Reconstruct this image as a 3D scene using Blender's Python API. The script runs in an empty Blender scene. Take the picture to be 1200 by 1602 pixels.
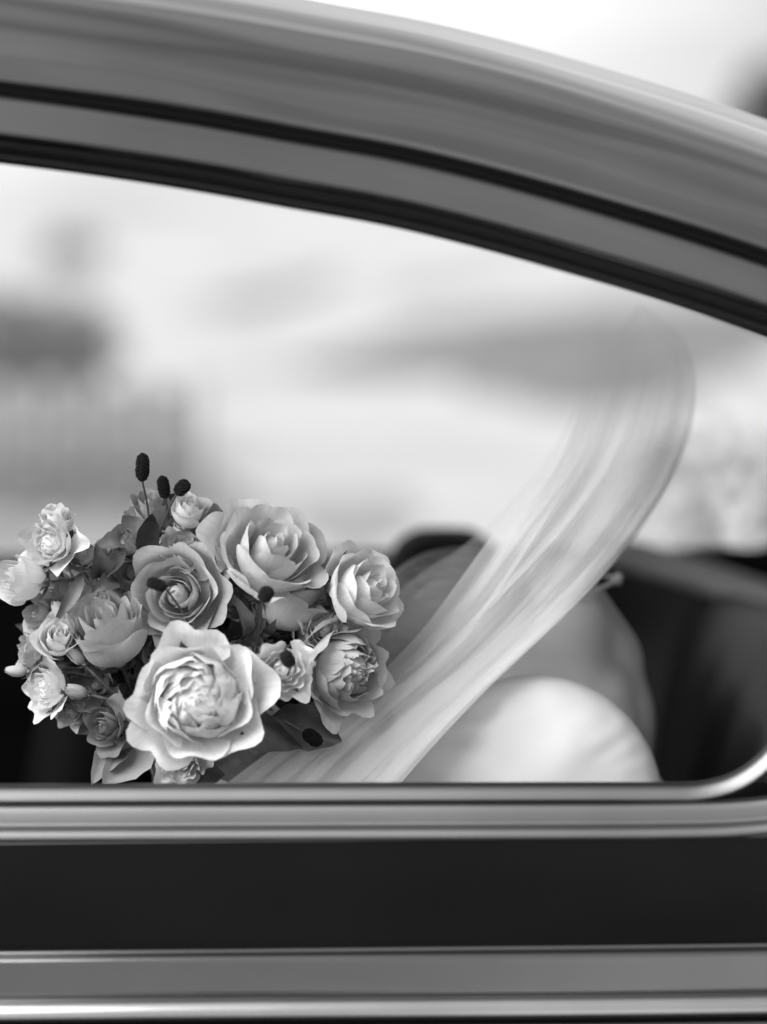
import bpy, bmesh, math, random
from mathutils import Vector, Matrix, Quaternion, noise

scene = bpy.context.scene
COL = scene.collection
PI = math.pi

# ------------------------------------------------------------------ camera
CAM_Y, CAM_Z = -2.4, 1.45
PITCH = math.atan((801 - 270) / 4450.0)
cam_d = bpy.data.cameras.new('camera')
cam = bpy.data.objects.new('camera', cam_d)
COL.objects.link(cam)
cam.location = (0, CAM_Y, CAM_Z)
cam.rotation_euler = (PI / 2 - PITCH, 0, 0)
cam_d.sensor_fit = 'VERTICAL'
cam_d.sensor_height = 36.0
cam_d.sensor_width = 27.0
cam_d.lens = 100.0
cam_d.clip_start = 0.05
cam_d.clip_end = 2000
cam_d.dof.use_dof = True
cam_d.dof.focus_distance = 2.60
cam_d.dof.aperture_fstop = 1.5
scene.camera = cam

# ------------------------------------------------------------------ sky, sun, exposure (the photograph is black and white)
SUN_EL, SUN_AZ = math.radians(39), math.radians(240)      # azimuth clockwise from +Y: behind the camera, to its left
world = bpy.data.worlds.new('World')
scene.world = world
world.use_nodes = True
nt = world.node_tree
nt.nodes.clear()
N = nt.nodes.new
out = N('ShaderNodeOutputWorld'); bg = N('ShaderNodeBackground')
sky = N('ShaderNodeTexSky'); sky.sky_type = 'NISHITA'; sky.sun_disc = False
sky.sun_elevation = SUN_EL; sky.sun_rotation = SUN_AZ; sky.dust_density = 3.0
bw = N('ShaderNodeRGBToBW')
tc = N('ShaderNodeTexCoord'); mp = N('ShaderNodeMapping'); mp.inputs['Scale'].default_value = (1.0, 1.0, 2.6); mp.inputs['Location'].default_value = (0.9, 0.35, 0.1)
n1 = N('ShaderNodeTexNoise'); n1.inputs['Scale'].default_value = 1.7; n1.inputs['Detail'].default_value = 4.0
n1.inputs['Roughness'].default_value = 0.55; n1.inputs['Distortion'].default_value = 0.4
mr = N('ShaderNodeMapRange'); mr.inputs[1].default_value = 0.36; mr.inputs[2].default_value = 0.66
mr.inputs[3].default_value = 3.4; mr.inputs[4].default_value = 9.0
mixs = N('ShaderNodeMix'); mixs.data_type = 'FLOAT'; mixs.inputs[0].default_value = 0.72
L = nt.links.new
L(sky.outputs[0], bw.inputs[0]); L(tc.outputs['Generated'], mp.inputs[0]); L(mp.outputs[0], n1.inputs[0])
L(n1.outputs[0], mr.inputs[0]); L(bw.outputs[0], mixs.inputs[2]); L(mr.outputs[0], mixs.inputs[3])
L(mixs.outputs[0], bg.inputs[0]); bg.inputs[1].default_value = 0.062
L(bg.outputs[0], out.inputs[0])

sd = bpy.data.lights.new('sun', 'SUN'); sd.energy = 2.4; sd.angle = math.radians(70)
sun = bpy.data.objects.new('sun', sd); COL.objects.link(sun)
sdir = Vector((math.sin(SUN_AZ) * math.cos(SUN_EL), math.cos(SUN_AZ) * math.cos(SUN_EL), math.sin(SUN_EL)))
sun.rotation_euler = (-sdir).to_track_quat('-Z', 'Y').to_euler()
sun.location = (-3, -6, 8)

vs = scene.view_settings
vs.view_transform = 'Standard'; vs.look = 'None'; vs.gamma = 1.0; vs.use_curve_mapping = False
vs.exposure = 1.52
scene.cycles.max_bounces = 10
scene.cycles.transparent_max_bounces = 24
scene.cycles.use_denoising = True

# ------------------------------------------------------------------ helpers
CP, SP = math.cos(PITCH), math.sin(PITCH)
def ray(px, py):
    dx, dy = (px - 600) / 4450.0, (801 - py) / 4450.0
    return Vector((dx, CP + dy * SP, -SP + dy * CP))
def P(px, py, y=0.0):
    d = ray(px, py); k = (y - CAM_Y) / d.y
    return Vector((0, CAM_Y, CAM_Z)) + d * k
def G(px, py, z=0.0):
    d = ray(px, py); k = (z - CAM_Z) / d.z
    return Vector((0, CAM_Y, CAM_Z)) + d * k
def mpp(y):                       # metres per photo pixel at depth y
    return (y - CAM_Y) / 4450.0

def smooth(t): t = max(0, min(1, t)); return t * t * (3 - 2 * t)
def lerp(a, b, t): return a + (b - a) * t
def fbm(v, o=3): return noise.fractal(v, 1.0, 2.0, o)

def mk(name, verts, faces, mat, parent=None, loc=None, shade=True, kind=None, uvs=None):
    me = bpy.data.meshes.new(name)
    me.from_pydata([tuple(v) for v in verts], [], faces)
    if shade: me.polygons.foreach_set('use_smooth', [True] * len(me.polygons))
    if uvs is not None:
        uvl = me.uv_layers.new(name='UVMap')
        for lp in me.loops: uvl.data[lp.index].uv = uvs[lp.vertex_index]
    me.update()
    o = bpy.data.objects.new(name, me); COL.objects.link(o)
    if mat: me.materials.append(mat)
    if parent: o.parent = parent
    if loc is not None: o.location = loc
    if kind: o['kind'] = kind
    return o
def empty(name, loc, label, cat, group=None):
    o = bpy.data.objects.new(name, None); COL.objects.link(o)
    o.empty_display_size = 0.05; o.location = loc
    o['label'] = label; o['category'] = cat
    if group: o['group'] = group
    return o
def tag(o, label, cat, group=None):
    o['label'] = label; o['category'] = cat
    if group: o['group'] = group
    return o

def grid_faces(nu, nv, off=0, closeu=False):
    f = []
    for i in range(nu - (0 if closeu else 1)):
        for j in range(nv - 1):
            a = off + i * nv + j; b = off + ((i + 1) % nu) * nv + j
            f.append((a, b, b + 1, a + 1))
    return f

def catmull(pts, n):
    pts = [Vector(p) for p in pts]
    P_ = [pts[0] * 2 - pts[1]] + pts + [pts[-1] * 2 - pts[-2]]
    dens = []
    for i in range(1, len(P_) - 2):
        for k in range(16):
            t = k / 16.0
            a, b, c, d = P_[i - 1], P_[i], P_[i + 1], P_[i + 2]
            dens.append(0.5 * ((2 * b) + (c - a) * t + (2 * a - 5 * b + 4 * c - d) * t * t + (3 * b - a - 3 * c + d) * t ** 3))
    dens.append(pts[-1])
    L_ = [0]
    for a, b in zip(dens, dens[1:]): L_.append(L_[-1] + (b - a).length)
    res = []; j = 0
    for k in range(n):
        s = L_[-1] * k / (n - 1)
        while j < len(L_) - 2 and L_[j + 1] < s: j += 1
        w = (s - L_[j]) / max(1e-9, L_[j + 1] - L_[j])
        res.append(dens[j].lerp(dens[j + 1], min(1, w)))
    return res

def tube(verts, faces, pts, radii, seg=6):
    off = len(verts)
    n = len(pts)
    for i, p in enumerate(pts):
        t = (pts[min(i + 1, n - 1)] - pts[max(i - 1, 0)]).normalized()
        a = Vector((0, 0, 1)) if abs(t.z) < 0.9 else Vector((1, 0, 0))
        u = t.cross(a).normalized(); v = t.cross(u)
        r = radii[i] if isinstance(radii, (list, tuple)) else radii
        for k in range(seg):
            an = 2 * PI * k / seg
            verts.append(p + (u * math.cos(an) + v * math.sin(an)) * r)
    for i in range(n - 1):
        for k in range(seg):
            a = off + i * seg + k; b = off + i * seg + (k + 1) % seg
            faces.append((a, b, b + seg, a + seg))
    faces.append(tuple(off + k for k in range(seg))[::-1]); faces.append(tuple(off + (n - 1) * seg + k for k in range(seg)))

# ------------------------------------------------------------------ materials
def mat(name, base=0.5, rough=0.6, metal=0.0, spec=0.5, coat=0.0, sss=0.0, sheen=0.0,
        nscale=None, namp=0.0, bump=0.0, bscale=200.0, stretch=(1, 1, 1), detail=4.0):
    m = bpy.data.materials.new(name); m.use_nodes = True
    t = m.node_tree; b = t.nodes['Principled BSDF']
    b.inputs['Base Color'].default_value = (base, base, base, 1)
    b.inputs['Roughness'].default_value = rough; b.inputs['Metallic'].default_value = metal
    b.inputs['Specular IOR Level'].default_value = spec
    b.inputs['Coat Weight'].default_value = coat; b.inputs['Coat Roughness'].default_value = 0.03
    if sss:
        b.inputs['Subsurface Weight'].default_value = sss; b.inputs['Subsurface Radius'].default_value = (0.01, 0.01, 0.01)
        b.inputs['Subsurface Scale'].default_value = 1.0
    b.inputs['Sheen Weight'].default_value = sheen
    tcn = t.nodes.new('ShaderNodeTexCoord'); mpn = t.nodes.new('ShaderNodeMapping')
    mpn.inputs['Scale'].default_value = stretch
    t.links.new(tcn.outputs['Object'], mpn.inputs[0])
    if nscale:
        nz = t.nodes.new('ShaderNodeTexNoise'); nz.inputs['Scale'].default_value = nscale; nz.inputs['Detail'].default_value = detail
        r = t.nodes.new('ShaderNodeMapRange'); r.inputs[1].default_value = 0.3; r.inputs[2].default_value = 0.7
        r.inputs[3].default_value = base * (1 - namp); r.inputs[4].default_value = min(0.95, base * (1 + namp))
        t.links.new(mpn.outputs[0], nz.inputs[0]); t.links.new(nz.outputs[0], r.inputs[0]); t.links.new(r.outputs[0], b.inputs['Base Color'])
    if bump:
        nb = t.nodes.new('ShaderNodeTexNoise'); nb.inputs['Scale'].default_value = bscale; nb.inputs['Detail'].default_value = 3
        bp = t.nodes.new('ShaderNodeBump'); bp.inputs['Strength'].default_value = bump; bp.inputs['Distance'].default_value = 0.002
        t.links.new(mpn.outputs[0], nb.inputs[0]); t.links.new(nb.outputs[0], bp.inputs['Height']); t.links.new(bp.outputs[0], b.inputs['Normal'])
    return m

def petal_mat(name, base, trans=0.3, namp=0.10):
    m = bpy.data.materials.new(name); m.use_nodes = True
    t = m.node_tree; t.nodes.clear(); n = t.nodes.new; l = t.links.new
    o = n('ShaderNodeOutputMaterial'); p = n('ShaderNodeBsdfPrincipled'); tr = n('ShaderNodeBsdfTranslucent'); mx = n('ShaderNodeMixShader')
    mx.inputs[0].default_value = trans
    p.inputs['Roughness'].default_value = 0.6; p.inputs['Specular IOR Level'].default_value = 0.12; p.inputs['Sheen Weight'].default_value = 0.25
    tcn = n('ShaderNodeTexCoord'); uv = n('ShaderNodeMapping'); uv.inputs['Scale'].default_value = (26, 1.6, 1)
    nz = n('ShaderNodeTexNoise'); nz.inputs['Scale'].default_value = 1.0; nz.inputs['Detail'].default_value = 5
    oi = n('ShaderNodeObjectInfo')
    r = n('ShaderNodeMapRange'); r.inputs[1].default_value = 0.3; r.inputs[2].default_value = 0.7
    r.inputs[3].default_value = 1 - namp; r.inputs[4].default_value = 1 + namp * 0.6
    r2 = n('ShaderNodeMapRange'); r2.inputs[3].default_value = 0.9 * base; r2.inputs[4].default_value = min(0.9, 1.08 * base)
    mu = n('ShaderNodeMath'); mu.operation = 'MULTIPLY'; mu.use_clamp = True
    l(tcn.outputs['UV'], uv.inputs[0]); l(uv.outputs[0], nz.inputs[0]); l(nz.outputs[0], r.inputs[0])
    l(oi.outputs['Random'], r2.inputs[0]); l(r.outputs[0], mu.inputs[0]); l(r2.outputs[0], mu.inputs[1])
    bp = n('ShaderNodeBump'); bp.inputs['Strength'].default_value = 0.25; bp.inputs['Distance'].default_value = 0.0008
    l(nz.outputs[0], bp.inputs['Height']); l(bp.outputs[0], p.inputs['Normal'])
    l(mu.outputs[0], p.inputs['Base Color']); l(mu.outputs[0], tr.inputs['Color'])
    l(p.outputs[0], mx.inputs[1]); l(tr.outputs[0], mx.inputs[2]); l(mx.outputs[0], o.inputs[0])
    return m

def veil_mat(name, a, pat=0.25):
    m = bpy.data.materials.new(name); m.use_nodes = True
    t = m.node_tree; t.nodes.clear(); n = t.nodes.new; l = t.links.new
    o = n('ShaderNodeOutputMaterial'); d = n('ShaderNodeBsdfDiffuse'); tr = n('ShaderNodeBsdfTranslucent'); tp = n('ShaderNodeBsdfTransparent')
    d.inputs[0].default_value = (0.88, 0.88, 0.88, 1); tr.inputs[0].default_value = (0.88, 0.88, 0.88, 1)
    m1 = n('ShaderNodeMixShader'); m1.inputs[0].default_value = 0.18; m2 = n('ShaderNodeMixShader')
    lw = n('ShaderNodeLayerWeight'); lw.inputs[0].default_value = 0.5
    # threads cover more of the view where the net is seen edge-on: cover = 1-(1-a)^(1/cos)
    c = n('ShaderNodeMath'); c.operation = 'SUBTRACT'; c.inputs[0].default_value = 1.06; l(lw.outputs['Facing'], c.inputs[1])
    cm = n('ShaderNodeMath'); cm.operation = 'MAXIMUM'; cm.inputs[1].default_value = 0.4; l(c.outputs[0], cm.inputs[0])
    dv = n('ShaderNodeMath'); dv.operation = 'DIVIDE'; dv.inputs[0].default_value = 1.0; l(cm.outputs[0], dv.inputs[1])
    tcn = n('ShaderNodeTexCoord'); sx = n('ShaderNodeSeparateXYZ'); l(tcn.outputs['UV'], sx.inputs[0])
    ga_ = n('ShaderNodeMapRange'); ga_.interpolation_type = 'SMOOTHSTEP'; ga_.inputs[1].default_value = 0.06; ga_.inputs[2].default_value = 0.50
    ga_.inputs[3].default_value = 1 - a * 0.03; ga_.inputs[4].default_value = 1 - a; l(sx.outputs[0], ga_.inputs[0])
    pw = n('ShaderNodeMath'); pw.operation = 'POWER'; l(ga_.outputs[0], pw.inputs[0]); l(dv.outputs[0], pw.inputs[1])
    cv = n('ShaderNodeMath'); cv.operation = 'SUBTRACT'; cv.inputs[0].default_value = 1.0; l(pw.outputs[0], cv.inputs[1])
    # hexagonal net
    vo = n('ShaderNodeTexVoronoi'); vo.feature = 'DISTANCE_TO_EDGE'; vo.voronoi_dimensions = '2D'
    vo.inputs['Scale'].default_value = 430.0; vo.inputs['Randomness'].default_value = 0.25
    l(tcn.outputs['UV'], vo.inputs['Vector'])
    r = n('ShaderNodeMapRange'); r.inputs[1].default_value = 0.0; r.inputs[2].default_value = 0.35
    r.inputs[3].default_value = 1 + pat; r.inputs[4].default_value = 1 - pat
    l(vo.outputs['Distance'], r.inputs[0])
    mu = n('ShaderNodeMath'); mu.operation = 'MULTIPLY'; mu.use_clamp = True; l(cv.outputs[0], mu.inputs[0]); l(r.outputs[0], mu.inputs[1])
    l(d.outputs[0], m1.inputs[1]); l(tr.outputs[0], m1.inputs[2])
    l(mu.outputs[0], m2.inputs[0]); l(tp.outputs[0], m2.inputs[1]); l(m1.outputs[0], m2.inputs[2]); l(m2.outputs[0], o.inputs[0])
    return m

M = {}
M['paint'] = mat('metallic_paint', 0.16, 0.12, metal=1.0, coat=0.3, nscale=9, namp=0.05)
M['rubber'] = mat('black_rubber', 0.012, 0.45, bump=0.1, bscale=300)
M['chrome'] = mat('chrome', 0.45, 0.16, metal=1.0, nscale=6, namp=0.1)
M['sill'] = mat('sill_metal', 0.17, 0.38, metal=1.0, nscale=6, namp=0.08)
M['trim'] = mat('dark_trim', 0.008, 0.7, spec=0.2, bump=0.3, bscale=500)
M['leather'] = mat('dark_leather', 0.016, 0.5, spec=0.35, nscale=8, namp=0.25, bump=0.35, bscale=420)
M['vinyl'] = mat('grey_vinyl', 0.36, 0.5, nscale=20, namp=0.1)
M['headliner'] = mat('headliner', 0.25, 0.9, nscale=30, namp=0.1)
M['gravel'] = mat('pale_gravel', 0.38, 0.95, nscale=0.45, namp=0.20, bump=0.35, bscale=90, detail=8)
M['asphalt'] = mat('asphalt', 0.022, 0.95, spec=0.08, nscale=3, namp=0.3, bump=0.5, bscale=90, detail=8)
M['patch_dark'] = mat('dark_ground', 0.13, 0.95, nscale=0.8, namp=0.3, bump=0.5, bscale=70, detail=8)  # darkest tone for the uneven patches laid over the gravel
M['patch_mid'] = mat('mid_ground', 0.22, 0.95, nscale=0.8, namp=0.25, bump=0.5, bscale=70, detail=8)  # middle grey tone for the remaining ground patches
M['fence'] = mat('fence_board', 0.21, 0.8, nscale=6, namp=0.2, stretch=(1, 1, 6))
M['fence_post'] = mat('fence_post', 0.30, 0.8, nscale=6, namp=0.2)
M['skin'] = mat('skin', 0.66, 0.48, spec=0.4, sss=0.25, nscale=18, namp=0.07, bump=0.08, bscale=600)
M['hair'] = mat('hair', 0.10, 0.45, spec=0.5, nscale=40, namp=0.4, stretch=(1, 1, 8), bump=0.5, bscale=120)
M['satin'] = mat('white_satin', 0.70, 0.42, spec=0.35, sheen=0.3, nscale=5, namp=0.03, bump=0.04, bscale=14)
M['pearl'] = mat('pearl', 0.5, 0.25, spec=0.7)
M['leaf'] = mat('leaf', 0.07, 0.45, spec=0.4, nscale=60, namp=0.35, bump=0.3, bscale=200)
M['leafpale'] = mat('leaf_pale', 0.16, 0.5, spec=0.3, nscale=60, namp=0.3, bump=0.3, bscale=200)
M['burnet'] = mat('burnet', 0.008, 0.7, spec=0.3, nscale=200, namp=0.6)
M['stem'] = mat('stem', 0.07, 0.6, nscale=80, namp=0.3)
M['bark'] = mat('bark', 0.10, 0.9, nscale=12, namp=0.4, bump=0.8, bscale=40, stretch=(1, 1, 0.2))
M['foliage'] = mat('tree_foliage', 0.055, 0.7, nscale=2.0, namp=0.45)
M['blossom'] = mat('blossom', 0.55, 0.8, nscale=20, namp=0.2)
M['ribbon'] = mat('ribbon', 0.6, 0.45, sheen=0.3, nscale=30, namp=0.05)
M['eye'] = mat('eye', 0.4, 0.2)
M['tyre'] = mat('tyre', 0.02, 0.8, bump=0.4, bscale=120)
for k, v, tr in (('white', 0.93, 0.34), ('cream', 0.87, 0.34), ('pale', 0.72, 0.30), ('mid', 0.56, 0.30), ('dusk', 0.43, 0.30), ('deep', 0.20, 0.2)):
    M['petal_' + k] = petal_mat('petal_' + k, v, tr)
M['veil'] = veil_mat('tulle', 0.36)
M['veil_single'] = veil_mat('tulle_single', 0.11)
M['veil_fine'] = veil_mat('tulle_fine', 0.16)
gm = bpy.data.materials.new('window_glass'); gm.use_nodes = True
t_ = gm.node_tree; t_.nodes.clear()
o_ = t_.nodes.new('ShaderNodeOutputMaterial'); mx_ = t_.nodes.new('ShaderNodeMixShader'); tp_ = t_.nodes.new('ShaderNodeBsdfTransparent')
gl_ = t_.nodes.new('ShaderNodeBsdfGlossy'); gl_.inputs['Roughness'].default_value = 0.02; fr_ = t_.nodes.new('ShaderNodeFresnel'); fr_.inputs[0].default_value = 1.45
tp_.inputs[0].default_value = (0.93, 0.93, 0.93, 1)
t_.links.new(fr_.outputs[0], mx_.inputs[0]); t_.links.new(tp_.outputs[0], mx_.inputs[1]); t_.links.new(gl_.outputs[0], mx_.inputs[2]); t_.links.new(mx_.outputs[0], o_.inputs[0])
M['glass'] = gm

# ------------------------------------------------------------------ ground
def sheet(name, poly, z, m, kind='structure'):
    return mk(name, [(p[0], p[1], z) for p in poly], [tuple(range(len(poly)))], m, shade=False, kind=kind)
sheet('ground', [(-600, -600), (600, -600), (600, 900), (-600, 900)], 0.0, M['gravel'])
sheet('road', [(-300, -14), (300, -14), (300, 3.2), (-300, 3.2)], 0.004, M['asphalt'])
def blob(name, pix, seed, z=0.004, m='patch_dark'):
    """a darker patch of the yard, laid as its own flat sheet, with an uneven outline"""
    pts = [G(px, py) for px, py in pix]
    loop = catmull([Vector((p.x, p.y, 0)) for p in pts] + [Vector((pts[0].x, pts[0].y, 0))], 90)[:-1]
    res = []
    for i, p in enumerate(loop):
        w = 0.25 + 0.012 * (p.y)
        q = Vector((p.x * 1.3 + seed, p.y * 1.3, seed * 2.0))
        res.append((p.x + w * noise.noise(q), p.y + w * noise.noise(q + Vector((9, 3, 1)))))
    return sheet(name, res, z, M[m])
blob('ground_patch', [(430, 578), (560, 540), (700, 505), (900, 480), (1085, 470), (1260, 476), (1260, 520), (1090, 600), (950, 650), (850, 640), (700, 598), (560, 590)], 1.0)
blob('ground_patch', [(280, 480), (400, 455), (500, 430), (540, 425), (500, 455), (380, 485)], 2.0, m='patch_dark')
blob('ground_patch', [(-60, 640), (100, 615), (220, 610), (330, 690), (390, 780), (420, 850), (300, 900), (0, 900), (-80, 800)], 3.0, m='patch_mid')

blob('ground_patch', [(20, 318), (120, 300), (260, 306), (330, 318), (200, 330), (90, 332)], 5.0, m='patch_mid')
blob('ground_patch', [(560, 470), (680, 440), (820, 425), (700, 462)], 6.0, m='patch_mid')
blob('ground_patch', [(430, 800), (560, 770), (660, 790), (640, 850), (500, 870)], 7.0, m='patch_mid')
# ------------------------------------------------------------------ trees and shrubs
def leaves_mesh(name, n, blobs, size, seed, core=0.35):
    rnd = random.Random(seed); vs_, fs = [], []
    for i in range(n):
        c, r = blobs[rnd.randrange(len(blobs))]
        d = Vector((rnd.gauss(0, 1), rnd.gauss(0, 1), rnd.gauss(0, 1))).normalized() * r * (rnd.random() ** core)
        p = Vector(c) + Vector((d.x, d.y, d.z * 0.8))
        q = Quaternion((rnd.gauss(0, 1), rnd.gauss(0, 1), rnd.gauss(0, 1), rnd.gauss(0, 1))).normalized()
        s = size * rnd.uniform(0.6, 1.4); o = len(vs_)
        for a, b in ((-1, 0), (0, -0.45), (1.1, 0), (0, 0.45)):
            vs_.append(p + q @ Vector((a * s, b * s, 0.12 * s * abs(a))))
        fs.append((o, o + 1, o + 2, o + 3))
    return vs_, fs
def tree(name, loc, h, cr, seed, label, cat='tree', group=None, leaf=0.16, n=2600, fol='foliage', low=0.35, spread=1.0):
    rnd = random.Random(seed)
    root = empty(name, loc, label, cat, group)
    v, f = [], []
    top = Vector((0, 0, h * 0.85))
    tp = [Vector((0.03 * h * noise.noise(Vector((seed, k * 0.7, 0))), 0.03 * h * noise.noise(Vector((seed, k * .7, 5))), h * 0.85 * k / 7)) for k in range(8)]
    tube(v, f, tp, [0.035 * h * (1 - 0.11 * k) for k in range(8)], 7)
    bl = []
    for k in range(9):
        a = k * 2.4 + seed; z0 = h * lerp(low, 0.8, k / 8); 
        rr = cr * spread * math.sqrt(max(0.15, 1 - (2 * (k / 8) - 0.9) ** 2)) * rnd.uniform(0.5, 0.8)
        e = Vector((math.cos(a) * rr, math.sin(a) * rr, z0 + 0.12 * h))
        b = Vector((0, 0, z0 - 0.05 * h))
        tube(v, f, [b, b.lerp(e, 0.5) + Vector((0, 0, -0.02 * h)), e], [0.014 * h, 0.010 * h, 0.004 * h], 5)
        bl.append((e, cr * rnd.uniform(0.35, 0.55)))
    bl.append((Vector((0, 0, h * 0.88)), cr * 0.45)); bl.append((Vector((0, 0, h * 0.68)), cr * 0.55))
    mk('trunk', v, f, M['bark'], root)
    v, f = leaves_mesh('crown', n, bl, leaf, seed)
    mk('crown', v, f, M[fol], root, shade=False)
    return root
def shrub(name, loc, h, r, seed, label, group=None, fol='foliage', leaf=0.04, n=900, bloom=0):
    rnd = random.Random(seed)
    root = empty(name, loc, label, 'shrub', group)
    v, f = [], []
    for k in range(6):
        a = k * 1.05 + seed
        tube(v, f, [Vector((0, 0, 0)), Vector((math.cos(a) * r * 0.3, math.sin(a) * r * 0.3, h * 0.4)), Vector((math.cos(a) * r * 0.6, math.sin(a) * r * 0.6, h * 0.75))], [0.015, 0.011, 0.004], 5)
    mk('stem', v, f, M['bark'], root)
    bl = [(Vector((rnd.uniform(-.55, .55) * r, rnd.uniform(-.55, .55) * r, h * rnd.uniform(0.35, 0.75))), r * rnd.uniform(.35, .5)) for k in range(9)]
    v, f = leaves_mesh('foliage', n, bl, leaf, seed)
    mk('foliage', v, f, M[fol], root, shade=False)
    if bloom:
        v, f = [], []
        for k in range(bloom):
            c, rr = bl[rnd.randrange(len(bl))]
            d = Vector((rnd.gauss(0, 1), rnd.gauss(0, 1), rnd.gauss(0, 1) + .3)).normalized() * rr
            o = len(v); q = d.to_track_quat('Z', 'Y')
            for j in range(6):
                a = j * PI / 3; v.append(c + d + q @ Vector((math.cos(a) * .05, math.sin(a) * .05, .02)))
            v.append(c + d * 1.02); 
            for j in range(6): f.append((o + 6, o + j, o + (j + 1) % 6))
        mk('blossom', v, f, M['blossom'], root, shade=False, kind='stuff')
    return root

g0 = G(100, 642)
shrub('evergreen_shrub', (g0.x - 0.22, g0.y, 0), 0.66, 0.85, 3, 'low dark evergreen shrub out of focus at the left behind the bouquet', n=2600, fol='leafpale')
g0 = G(-60, 800); g1 = G(300, 806)
fence = empty('garden_fence', ((g0.x + g1.x) / 2, g0.y, 0), 'low grey board fence blurred behind the left of the bouquet', 'fence')
for k in range(6):
    x_ = lerp(g0.x, g1.x, k / 5) - (g0.x + g1.x) / 2
    v, f = [], []
    tube(v, f, [Vector((x_, -.04, 0)), Vector((x_, -.04, .56))], .05, 8); mk('post', v, f, M['fence_post'], fence)
    if k < 5:
        wd_ = (g1.x - g0.x) / 5
        for j in range(3):
            v, f = [], []
            for dx in (.02, wd_ - .02):
                for dz in (.04, .185):
                    for dy in (0, .022): v.append(Vector((x_ + dx, dy, .02 + j * .165 + dz)))
            f = [(0, 2, 6, 4), (1, 5, 7, 3), (0, 4, 5, 1), (2, 3, 7, 6), (0, 1, 3, 2), (4, 6, 7, 5)]
            mk('board', v, f, M['fence'], fence, shade=False)
g0 = G(1110, 872)
shrub('flowering_shrub', (g0.x, g0.y, 0), 0.52, 0.34, 5, 'pale flowering shrub out of focus just right of the veil', group='flowering shrubs in the yard', bloom=130, n=500)
g0 = G(1215, 885)
shrub('flowering_shrub', (g0.x, g0.y - 0.3, 0), 0.46, 0.34, 8, 'pale flowering shrub cut by the right edge above the seat back', group='flowering shrubs in the yard', bloom=120, n=500)
g0 = G(112, 425)
shrub('round_shrub', (g0.x, g0.y, 0), 0.55, 0.55, 13, 'small round shrub blurred on the pale ground high in the window', n=900, leaf=0.06, fol='leafpale')
d_ = ray(1214, 270)
tree('distant_tree', Vector((0, CAM_Y, 0)) + Vector((d_.x, d_.y, 0)) * 34, 2.7, 0.74, 4, 'dark blurred tree against the sky above the sloping roof', leaf=0.09, n=1800, low=0.3)
# trees across the road behind the camera, seen only as reflections in the paintwork
for i, (x, y, h) in enumerate([(-14, -24, 6.5), (-7.5, -27, 5.2), (-1.5, -25, 7.0), (5.5, -28, 5.6), (12, -24, 6.8), (19, -27, 6.0)]):
    tree('roadside_tree', (x, y, 0), h, h * 0.36, 20 + i, 'broad dark tree across the road mirrored in the car paint', group='trees across the road', n=900, leaf=0.3)

# ------------------------------------------------------------------ car
W_CAR = 1.36
car = empty('car', (0, W_CAR / 2, 0), 'glossy dark classic car with arched roofline and open side window', 'car')
CB = Vector((0, W_CAR / 2, 0))
def sweep(name, path, prof, m, side=1, far=False, n_path=None, parent=None, ripple=0.0):
    """path: list of Vector(x,0,z); prof: list of (n, y); side=+1 profile grows to the left of travel"""
    v = []
    for i, p in enumerate(path):
        a = path[max(0, i - 1)]; b = path[min(len(path) - 1, i + 1)]
        t = (b - a); t = Vector((t.x, 0, t.z)).normalized()
        n = Vector((-t.z, 0, t.x)) * side
        for (nn, y) in prof:
            yy = W_CAR - y if far else y
            if ripple:
                yy += ripple * (noise.noise(Vector((p.x * 3.2, nn * 28, 1.5))) + .35 * noise.noise(Vector((p.x * 8.5, nn * 40, 6.5)))) * smooth((nn - .066) / .03)
            q = p + n * nn; v.append(Vector((q.x, yy, q.z)) - CB)
    f = grid_faces(len(path), len(prof))
    return mk(name, v, f, m, parent or car)
def prof_smooth(pts, n):
    c = catmull([Vector((a, b, 0)) for a, b in pts], n)
    return [(p.x, p.y) for p in c]

top_px = [(-2600, 1050), (-2400, 850), (-2100, 600), (-1800, 420), (-1500, 310), (-1200, 250), (-800, 215), (-400, 218), (-150, 237),
          (0, 255), (150, 275), (300, 298), (450, 325), (600, 352), (750, 388), (900, 430), (1050, 475), (1200, 525),
          (1350, 580), (1500, 645), (1650, 725), (1800, 830), (1950, 970), (2060, 1140), (2110, 1330)]
def px_path(pts, n): return catmull([Vector((P(a, b).x, 0, P(a, b).z)) for a, b in pts], n)
top = px_path(top_px, 150)

seal_prof = prof_smooth([(0.012, 0.050), (0.002, 0.046), (-0.001, 0.034), (0.001, 0.024), (0.006, 0.020), (0.007, 0.026), (0.009, 0.026), (0.011, 0.016), (0.017, 0.011), (0.022, 0.016)], 34)
frame_prof = prof_smooth([(0.021, 0.020), (0.0205, 0.004), (0.0215, -0.002), (0.0240, -0.0048), (0.0275, -0.0042), (0.033, -0.0012), (0.045, 0.0052), (0.0552, 0.0100), (0.0572, 0.0110), (0.0578, 0.0135), (0.0577, 0.024)], 44)
gap_prof = [(0.056, 0.0215), (0.0585, 0.0200), (0.0615, 0.0200), (0.066, 0.0215)]
half = [(0.0625, 0.022), (0.0624, 0.012), (0.0625, 0.0030), (0.0630, 0.0006), (0.0642, 0.0002), (0.0665, 0.0014), (0.070, 0.0028), (0.076, 0.0054), (0.086, 0.0088), (0.100, 0.0160), (0.114, 0.027), (0.127, 0.041), (0.139, 0.060),
        (0.150, 0.084), (0.160, 0.12), (0.172, 0.18), (0.184, 0.27), (0.193, 0.38), (0.199, 0.52), (0.201, 0.68)]
hp = prof_smooth(half, 70)
roof_prof = hp + [(a, W_CAR - b) for a, b in hp[-2::-1]]
sweep('roof', top, roof_prof, M['paint'], ripple=.0042)
lining = [(0.050, 0.055), (0.085, 0.075), (0.13, 0.16), (0.165, 0.35), (0.178, 0.68)]
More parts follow.
